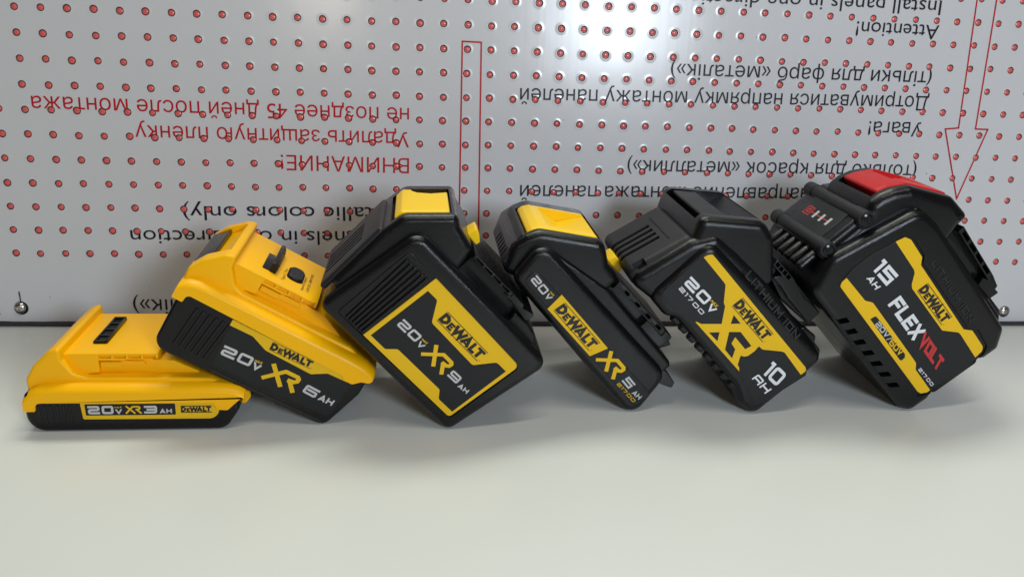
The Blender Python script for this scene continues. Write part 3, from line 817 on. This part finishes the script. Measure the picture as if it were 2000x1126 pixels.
# ---- 4: slim black pack
Z4a = (950, 390, 4.02); Z4b = (1140, 470, 3.753); Z4c = (1010, 510, 3.753)
p = Pack((33.2, -148.2, 0.0), 47.5, 'slim black battery marked 5AH with yellow button, between the 9AH and 10AH packs', (940, 380, 2.56))
b = MB(); bc = MB()
b.slab(p.P([(140, 405, 8), (300, 215, 9), (930, 895, 10), (748, 1118, 9)], 3), 0, 82, 'black', 4.5, 8)
b.build('body_shell', p.root)
s2 = MB()
s2.slab(p.P([(160, 400, 4), (300, 300), (345, 262, 5), (640, 470), (955, 845, 4), (890, 900), (560, 800), (300, 520)], 7), 5.5, 76.5, 'black', 2.5, 5); s2.build('shoulder', p.root)
h = MB(); hc = MB()
hw = 7.5
h.slab(p.P([(100, 530, 4), (190, 318, 3), (296, 250, 5), (400, 210, 10), (908, 296, 10), (935, 390, 5), (950, 480)], 13, Z4a) + p.P([(1050, 610), (900, 760), (300, 640)], 9, Z4a), hw, 80.5, 'black', 5.2, 8, 2.0)
hc.slab(p.P([(275, 330), (288, 225), (345, 150), (905, 150), (900, 292), (880, 400), (600, 400)], 14, Z4a), 14, 68, 'slot', 0)
h.build('upper_housing', p.root, hc)
e = MB(); ec = MB()
A = Vector(p.at((118, 500), 8, Z4a)[:2]); B_ = Vector(p.at((286, 256), 8, Z4a)[:2]); d = B_ - A; dn = d.normalized(); nn = Vector((-dn.y, dn.x))
if nn.x > 0: nn = -nn
e.slab([(*(A + nn * 1.2), 1), (*(B_ + nn * 0.4), 1), (*(B_ - nn * 3),), (*(A - nn * 3),)], 10, 72, 'grey', 2.0, 5)
for k in range(6):
    w = 18 + k * 6.6
    a = A + dn * 1.0; c_ = A + dn * (d.length * .36)
    ec.slab([tuple(a + nn * 3), tuple(c_ + nn * 3), tuple(c_ - nn * .2), tuple(a - nn * .2)], w, w + 2.8, 'slot', 0)
e.build('end_cap', p.root, ec)
bt = MB(); sc = MB()
bt.slab(shift(p.P([(304, 252, .5), (345, 222, 2), (402, 208, 3), (890, 292, 5), (860, 380), (330, 330)], 15, Z4a), p.th, .9), 14.8, 67.2, 'button', 1.9, 6)
m0 = Vector(p.at((690, 230), 14, Z4a)[:2]); a0 = Vector(p.at((480, 215), 14, Z4a)[:2]); a1 = Vector(p.at((870, 285), 14, Z4a)[:2])
ax = (a1 - a0).normalized(); upn = Vector((-ax.y, ax.x))
sc.slab([tuple(a0 + upn * 3), tuple(a0 - upn * .2), tuple(a0.lerp(a1, .45) - upn * 6.5), tuple(a1 - upn * .4), tuple(a1 + upn * 3)], 21, 62.5, 'button', 0)
bt.build('release_button', p.root, sc)
lt = MB(); lt.slab(p.P([(948, 466, .6), (1026, 562, .6), (1060, 545, .5), (1060, 480, .6), (1012, 430, .6)], 29, Z4a), 29, 46, 'button', .8, 3); lt.build('latch', p.root)
black_rail(p, [(232, 318), (264, 288), (604, 652), (570, 690)], [(385, 640), (470, 575), (572, 690), (604, 652, .4), (648, 695, 1), (640, 715, 1), (540, 790, 1)],
           [(110, 340), (220, 330), (265, 290), (600, 650), (640, 760), (500, 800), (250, 520)], Z4b)
s3 = MB(); s3.slab(p.P([(150, 380), (200, 390), (638, 915, 1), (560, 970, 1), (300, 700)], 9, Z4b), 9, 73, 'black', .8, 3)
s3.slab(p.P([(400, 780), (590, 920, .8), (645, 1000, 1.2), (625, 1040, 1), (540, 1010)], 13, Z4b), 6, 76, 'smooth', .6, 3); s3.build('nose', p.root)
lab = MB()
LP = p.P([(38, 132, 4.0), (128, 48, 4.5), (976, 962, 3.2), (862, 1062, 3.2)], 0, Z4c)
lab.slab([(x[0], x[1], x[2]) for x in LP], -0.35, .6, 'black', .3, 3)
LI = ccw(rounded(LP)); LI = offset(LI, -.55)
lab.slab([(v.x, v.y) for v in LI], -0.42, .5, 'lab_k', 0)
lab.slab(p.P([(216, 341), (322, 236), (664, 632), (530, 690)], -.45, Z4c), -.47, .4, 'lab_y', 0)
lo = lab.build('label', p.root)
t = MB(); W_ = -.55
p.text(t, '20', (88, 126), (182, 240), (137, 90), W_, 'ink_w', .2, Z4c)
p.text(t, 'V', (192, 246), (222, 280), (226, 224), W_, 'ink_w', .24, Z4c)
p.text(t, 'MAX', (226, 222), (252, 254), (238, 212), W_, 'lab_y', .2, Z4c)
t.build('lettering', lo); t = MB()
p.xr(t, (566, 712), (702, 866), (682, 640), W_, 'lab_y', .21, Z4c)
t.build('lettering', lo); t = MB()
p.text(t, '5', (764, 872), (816, 934), (818, 838), W_, 'ink_w', .2, Z4c)
p.text(t, 'AH', (838, 964), (890, 1012), (866, 940), W_, 'ink_w', .22, Z4c)
p.text(t, '21700', (726, 897), (850, 1032), (747, 884), W_, 'lab_y', .17, Z4c, gap=.2)
t.build('lettering', lo)
t = MB(); p.logo(t, (262, 352), (524, 650), (345, 294), -.5, Z4c); t.build('logo_lettering', lo)

# ---- 5: black pack with grey end and black button
Z5a = (1180, 350, 4.69); Z5b = (1350, 360, 4.02); Z5c = (1290, 560, 4.504); Z5d = (1340, 500, 3.883)
p = Pack((113.9, -146.3, 0.0), 45.3, 'all-black battery marked 10AH with grey slotted end and black button', (1180, 350, 2.3955))
b = MB(); bc = MB()
b.slab(p.P([(205, 545, 8), (500, 285, 8), (1030, 835, 8), (690, 1108, 9), (625, 1045, 4), (600, 965, 6), (340, 655, 6), (285, 640, 6)], 3), 0.3, 88, 'black', 5.5, 9)
b.build('body_shell', p.root)
s2 = MB()
s2.slab(p.P([(105, 470, 5), (400, 288, 4), (525, 258, 6), (620, 340, 3), (760, 480), (1003, 800, 4), (900, 900), (400, 700)], 8), 3.6, 82.5, 'black', 6.0, 9); s2.build('shoulder', p.root)
h = MB(); hc = MB()
h.slab(p.P([(398, 278), (440, 168, 6), (735, 192, 8), (778, 262, 3)], 14) + p.P([(792, 365, 8), (790, 480), (600, 620), (420, 480)], 10), 6.2, 86, 'black', 5.6, 10, 3.0)
hp = p.P([(424, 210), (440, 120), (730, 120), (722, 196, 1), (650, 236, 4), (520, 244, 4), (444, 228)], 16)
hc.slab(hp, 16, 78, 'black', 0)
h.build('upper_housing', p.root, hc)
e = MB(); ec = MB()
A = Vector(p.at((108, 440), 9)[:2]); B_ = Vector(p.at((396, 280), 9)[:2]); d = B_ - A; dn = d.normalized(); nn = Vector((-dn.y, dn.x))
if nn.x > 0: nn = -nn
e.slab([(*(A + nn * .9), 2.5), (*(B_ + dn * 2.0 + nn * .9), .6), tuple(B_ + dn * 3.0 - nn * 6), (*(A - nn * 14), 3)], 8, 80, 'grey', 5.0, 7)
fr = MB()
for k in range(4):
    w = 28 + k * 8
    a = A + dn * (1.5); c_ = A + dn * (d.length * .70)
    ec.slab([(*(a + nn * 3), .3), (*(c_ + nn * 3), .3), (*(c_ - nn * 2.2), .3), (*(a - nn * 2.2), .3)], w, w + 4.2, 'slot', 0)
ec.slab([tuple(A + dn * 5 + nn * 4), tuple(A + dn * 13 + nn * 4), tuple(A + dn * 13 - nn * 2.5), tuple(A + dn * 5 - nn * 2.5)], 4, 14, 'slot', 0)
e.build('end_cap', p.root, ec)
for k in range(2):
    pass
fr.slab([(*(A + dn * (d.length * .78) + nn * 1.15),), (*(A + dn * (d.length * .80) + nn * 1.3), .2), (*(A + dn * (d.length * .80)),), (*(A + dn * (d.length * .78)),)], 20, 64, 'slot', 0)
fr.build('vent_frame', p.root)
bt = MB()
bq = shift(p.P([(448, 168, 1.2), (570, 178, 1.5), (600, 270), (475, 225)], 17.5), p.th, .3)
bt.slab(bq, 17.5, 76, 'grey', .9, 4); bt.build('release_button', p.root)
black_rail(p, [(640, 640), (680, 600), (800, 735), (760, 775)], [(640, 735, .5), (700, 800), (760, 900, .6), (920, 1095, 1), (1010, 1010, 1), (960, 960, .5), (880, 890), (800, 735), (740, 720)],
           [(560, 620), (690, 600), (1000, 1000), (920, 1110), (700, 900)], Z5b)
n = MB(); n.slab(p.P([(930, 690, 2), (990, 735, 2), (985, 765, 1), (1010, 800, 2), (1000, 860, 3), (900, 860), (860, 760)], 12), 12, 76, 'smooth', 1.0, 4); n.build('nose', p.root)
lab = MB()
lab.slab(p.P([(262, 545, 4), (468, 356, 2), (492, 356, 3), (948, 886, 2.5), (942, 918, 2), (735, 1050, 3), (702, 1035, 3), (672, 985, 3), (636, 900, 2), (425, 668, 3), (330, 605, 5)], 0), 0.0, 1.0, 'lab_k', .15, 2)
YB = [(137, 17), (170, 0), (205, -4, 1.5), (905, 846, 1.8), (906, 872, 1), (868, 900), (745, 731, 2), (720, 724, 2), (580, 710, 2), (552, 685, .5), (520, 722, 1), (470, 758, 2), (435, 764, 2), (415, 752, 1), (392, 826, 1), (403, 843), (404, 874), (74, 503), (84, 501), (118, 518, 1), (272, 518), (298, 385), (288, 358, 1), (302, 225, 2), (290, 205, 1)]
lab.slab(p.P(YB, -.03, Z5d), -.04, .6, 'lab_y', 0)
for H_ in ([(363, 450), (415, 515), (340, 517)], [(175, 582), (256, 580), (240, 648)], [(328, 578), (415, 578), (496, 683), (449, 708), (374, 617), (346, 664), (374, 708), (350, 776), (297, 712)]):
    lab.slab(p.P(H_, -.06, Z5d), -.07, .3, 'lab_k', 0)
lo = lab.build('label', p.root)
t = MB(); W_ = -.12
pz = lambda c, x, y: (c[0] + x / c[2], c[1] + y / c[2], 0)
Z0 = (0, 0, 1.0)
p.text(t, '20', (1335.4, 554.6), (1376.5, 597.5), (1351, 541), W_, 'ink_white', .23, Z0)
p.text(t, 'V', (1379.5, 602), (1391.5, 614.5), (1390, 593), W_, 'ink_white', .26, Z0)
p.text(t, 'MAX', (1385.2, 591), (1395.5, 603.5), (1391, 587.5), W_, 'lab_y', .2, Z0)
p.text(t, '21700', (1325.8, 565.2), (1371, 616), (1332.5, 560.5), W_, 'ink_white', .2, Z0, gap=.2)
t.build('lettering', lo); t = MB()
p.text(t, '10', (578, 890), (682, 990), (662, 798), W_, 'ink_white', .21, Z5d, rad=.16)
p.text(t, 'aH', (497, 928), (600, 1045), (548, 893), W_, 'ink_white', .2, Z5d)
t.build('lettering', lo)
t = MB(); p.logo(t, (349, 383), (582, 655), (430, 322), -.10, Z5d); t.build('logo_lettering', lo)
t = MB(); p.text(t, 'LITHIUM ION', (446, 158), (826, 640), (490, 112), 0.02, 'grey', .2, Z5d, gap=.2, rad=0); t.build('embossed_lettering', p.root)  # same plastic as the body; lighter grey paints in the light the letters catch
v = MB()
for k in range(8):
    f = k / 7
    c_ = Vector(p.at((318 + 262 * f, 668 + 300 * f), 4)[:2])
    v.tube([(0, 2.0), (.6, 2.6), (5, 2.6), (5.6, 2.0)], ((c_.x - 2.4, 4.2, c_.y + 2.6), (1, 0, 0.05)), 'black', 14)
v.build('base_ribs', p.root)

# ---- 6: largest pack, red button and two tubes
Z6a = (1500, 320, 4.33); Z6b = (1700, 320, 4.02); Z6c = (1580, 560, 4.69); Z6d = (1640, 480, 3.753)
p = Pack((214.3, -144.2, 0.0), 46.5, 'largest black battery marked 15AH with a red button and two tubes on its end, rightmost', (1490, 310, 2.252))
b = MB(); bc = MB()
b.slab(p.P([(205, 590, 8), (300, 430, 8), (690, 218, 12), (770, 300, 8), (1050, 742, 7), (1022, 830, 4), (640, 1102, 6), (590, 1085, 8)], 4), 0, 88, 'black', 5.0, 8)
for c_ in ((731, 1034), (940, 884)):
    a = p.at(c_, 4); bc.tube([(0, 3.4), (100, 3.4)], ((a[0], -6, a[1]), (0, 1, 0)), 'slot', 16)
fr = p.P([(330, 565, 4), (352, 520, 3), (450, 420, 8), (585, 362, 3), (628, 340, 3), (668, 358, 3), (712, 430, 3), (705, 462, 2), (900, 745, 2), (945, 752, 2), (985, 825, 3), (970, 860, 3), (850, 975, 14), (740, 1030, 4), (680, 1045, 3), (655, 1022, 3)], 0)
bc.slab(fr, -6, .8, 'black', 0)
for k in range(7):
    f = k / 6
    a = Vector(p.at((252 + 452 * f, 304 + 575 * f), 0.5, Z6c)[:2]); a2 = Vector(p.at((345 + 455 * f, 282 + 590 * f), .5, Z6c)[:2])
    bc.slab([tuple(a), tuple(a2), tuple(a2 + Vector((4.4, 0))), tuple(a + Vector((4.4, 0)))], -4, 7.0, 'slot', 0)
b.build('body_shell', p.root, bc)
ld = MB(); ld.slab(p.P([(195, 270, .6), (240, 275, .6), (762, 945, .8), (735, 968, 1)], 1.5, Z6c), 1.0, 8, 'black', .6, 3); ld.build('vent_ledge', p.root)
s2 = MB(); s2.slab(p.P([(205, 560, 5), (300, 420), (680, 215), (760, 290), (1042, 700, 4), (950, 800), (400, 800)], 9), 7, 81, 'smooth', 3.0, 6); s2.build('shoulder', p.root)
h = MB(); hc = MB(); hw = 9
h.slab(p.P([(205, 560, 5)], hw) + p.P([(1620, 494, 3), (1692, 434, 3), (1704, 402, 3)], hw, (0, 0, 1)) + p.P([(1712, 381, 3), (1738, 370, 3), (1772, 364, 4), (1853, 385, 6), (1884, 422, 4)], 16, (0, 0, 1)) + p.P([(1877, 446, 2), (1860, 470), (1780, 560), (1640, 560)], hw, (0, 0, 1)), hw, 66, 'black', 6.5, 9, 2.5)
h.slab(p.P([(205, 560, 5)], hw) + p.P([(1620, 494, 3), (1692, 434, 3), (1702, 414, 3), (1770, 405), (1780, 560), (1640, 560)], hw, (0, 0, 1)), hw + .4, 79, 'black', 4.0, 6)
hc.slab(p.P([(1701, 395), (1704, 340), (1800, 320), (1856, 340), (1854, 384), (1840, 420), (1720, 420)], 17, (0, 0, 1)), 17, 59, 'slot', 0)
h.build('upper_housing', p.root, hc)
bt = MB(); sc = MB()
RB = shift(p.P([(1707, 379, .4), (1731, 370, 1.2), (1770, 363, 1.2), (1852, 384, 3), (1838, 410), (1722, 408)], 18, (0, 0, 1)), p.th, .9)
bt.slab(RB, 18, 58.3, 'red', 1.6, 6)
a0 = Vector(RB[2][:2]); a1 = Vector(RB[3][:2]); ax = (a1 - a0).normalized(); upn = Vector((-ax.y, ax.x)); a0 = a0 - ax * 4; a1 = a1 - ax * 10
sc.slab([tuple(a0 + upn * 5), tuple(a0 - upn * .1), tuple(a0.lerp(a1, .35) - upn * 6), tuple(a0.lerp(a1, .7) - upn * 6), tuple(a1 - upn * .2), tuple(a1 + upn * 5)], 30, 54.5, 'red', 0)
bt.build('release_button', p.root, sc)
tubes = []
for c_ in ((512, 735), (832, 478)):
    a = p.at(c_, 7, Z6a); tubes.append(a)
    tb2 = MB(); c3 = (a[0], 6, a[1])
    tb2.tube([(0, 4.2), (.5, 5.0), (13, 5.0), (13.3, 4.5), (66, 4.5), (66.4, 5.0), (76, 5.0), (77, 4.2)], (c3, (0, 1, 0)), 'grey', 28)
    o = tb2.build('tube', p.root)
    s_ = MB(); s_.tube([(0, 3.6), (.8, 3.5), (1.2, 2.4), (1.6, 2.2)], ((a[0], 6.1, a[1]), (0, -1, 0)), 'smooth', 24)
    s_.tube([(0, 1.2), (.5, 1.1)], ((a[0], 4.55, a[1]), (0, -1, 0)), 'black', 6); s_.build('screw', o)
    sk = MB(); sk.tube([(0, 5.4), (.1, 5.7), (3, 5.9), (4, 5.1)], ((a[0] + 1.5, 8.5, a[1] - .3), (0, 1, 0)), 'slot', 28); sk.build('tube_socket', o)
A = Vector(tubes[0][:2]); B_ = Vector(tubes[1][:2]); d = B_ - A; dn = d.normalized(); nn = Vector((-dn.y, dn.x))
if nn.x > 0: nn = -nn
gp = MB()
def endq(s0, s1, off): return [tuple(A + dn * s0 + nn * off), tuple(A + dn * s1 + nn * off), tuple(A + dn * s1 - nn * 6), tuple(A + dn * s0 - nn * 6)]
L_ = d.length
gp.slab(endq(1.0, L_ - 1.0, 2.3), 20, 66, 'lab_k', .4, 2)
es = MB(); es.slab(endq(-6.0, L_ + 4.5, 1.7), 10, 80, 'black', 3.6, 7); es.build('end_shell', p.root)
go = gp.build('charge_gauge', p.root)
gi = MB(); off = 2.34
def endrect(s0, s1, w0, w1, m, lift=0):
    k = gi.mi(m); bq = len(gi.v)
    for s, w in ((s0, w0), (s1, w0), (s1, w1), (s0, w1)):
        v_ = A + dn * s + nn * (off + lift); gi.v.append((v_.x, w, v_.y))
    gi.f.append((bq, bq + 1, bq + 2, bq + 3)); gi.m.append(k)
m_ = L_ * .5
endrect(m_ - 3.4, m_ + 3.4, 51.5, 60.0, 'ink_r'); endrect(m_ - 2.6, m_ + 2.6, 52.4, 59.1, 'lab_k', .02); endrect(m_ - 1.7, m_ + 1.7, 53.6, 57.9, 'ink_r', .04)
endrect(m_ - .6, m_ + .6, 54.6, 56.9, 'lab_k', .06)
endrect(m_ - .35, m_ + .35, 27.5, 51.5, 'ink_r', -.01)
for w in (44.5, 36.0, 27.0): endrect(m_ - 2.9, m_ + 2.9, w, w + 2.6, 'ink_w', .03)
gi.build('gauge_marks', go)
fn = MB()
for k in range(6):
    w = 16 + k * 9.5
    c0 = A - dn * 18.5 - nn * 2.2
    fn.tube([(0, 2.4), (1.2, 3.2), (12, 3.2), (13.5, 2.4)], ((c0.x, w, c0.y), (dn.x, 0, dn.y)), 'black', 16)
fn.build('end_fins', p.root)
lab = MB()
lab.slab(p.P([(345, 572, 3), (352, 545, 2), (395, 492, 4), (470, 435, 6), (586, 370, 1), (626, 350, 2), (655, 365, 2), (697, 436, 1.5), (690, 462, 1), (895, 760, 2), (938, 768, 2), (968, 832, 2), (945, 868, 2), (850, 952, 10), (745, 1008, 3), (690, 1030, 2), (668, 1018, 2)], .2), .25, 1.0, 'lab_k', .2, 2)
Y1 = p.P([(585, 371), (626, 351, 1.5), (652, 362, 1.5)], .15) + p.P([(604, 92, 1), (595, 150, 1), (905, 616, 1), (970, 625, 1.5), (1046, 742, 2.5), (1038, 775, 1.5), (990, 820), (885, 655, 1), (868, 638, 1), (750, 624, 2), (530, 318, 2), (529, 288, 1), (550, 208, 1), (546, 184, 1)], .15, Z6d)
lab.slab(Y1, .20, .6, 'lab_y', 0)
lab.slab(p.P([(8, 305, 2), (22, 272, 1), (55, 243), (190, 408, 1), (246, 422, 2), (545, 838, 2), (560, 862, 1), (556, 908, 1), (662, 1056), (640, 1073, 2), (592, 1081, 2), (570, 1066, 1)], .15, Z6d), .20, .6, 'lab_y', 0)
lab.slab(p.P([(226, 542), (262, 521, .6), (276, 528), (480, 796, .5), (478, 822, .5), (453, 843), (440, 836)], .12, Z6d), .17, .5, 'lab_k', 0)
lo = lab.build('label', p.root)
t = MB(); W_ = .10
p.text(t, '15', (240, 182), (345, 302), (328, 104), W_, 'ink_white', .22, Z6d)
p.text(t, 'AH', (197, 246), (262, 330), (240, 222), W_, 'ink_white', .22, Z6d)
p.text(t, 'FLEX', (352, 438), (540, 702), (447, 368), W_, 'ink_white', .25, Z6d, gap=.06, rad=0)
p.text(t, 'VOLT', (574, 722), (716, 926), (626, 628), W_ - .05, 'ink_r', .27, Z6d, gap=.08, rad=0)
p.text(t, '21700', (573, 908), (671, 1030), (592, 893), W_, 'ink_white', .2, Z6d, gap=.2)
p.text(t, '20V', (259, 582), (340, 680), (290, 555), W_, 'ink_w', .2, Z6d)
p.text(t, '/', (342, 690), (360, 700), (372, 668), W_, 'ink_w', .2, Z6d)
p.text(t, '60V', (360, 718), (440, 812), (390, 680), W_, 'lab_y', .2, Z6d)
t.build('lettering', lo)
t = MB(); p.logo(t, (567, 337), (746, 584), (644, 280), .12, Z6d); t.build('logo_lettering', lo)
t = MB(); p.text(t, 'LITHIUM ION', (664, 135), (945, 570), (705, 98), -0.25, 'grey', .2, Z6d, gap=.2, rad=0); t.build('embossed_lettering', p.root)  # grey instead of body black, painting the sheen on the raised letters
black_rail(p, [(690, 545), (732, 505), (955, 872), (918, 915)], [(880, 900), (918, 915), (955, 872, .4), (992, 966, .6), (975, 990, .5), (1000, 1018, .8), (930, 1066, .8), (840, 960)],
           [(520, 480), (735, 505), (950, 870), (960, 1000), (860, 1040), (650, 700)], Z6b)
n = MB(); n.slab(p.P([(960, 560, 2), (1040, 668, 3), (1038, 716, 3), (1000, 760), (900, 640)], 13), 13, 75, 'smooth', 1.2, 4); n.build('nose', p.root)

# settle every pack on the table top
bpy.context.view_layer.update()
for r in [o for o in COL.objects if o.name.startswith('battery_pack')]:
    lo_ = min((c.matrix_world @ v.co).z for c in r.children_recursive for v in c.data.vertices)
    d_ = r.location - CAM * MM                      # slide along the line of sight until the lowest point touches
    r.location += d_ * (-(lo_ - 0.00005) / d_.z)
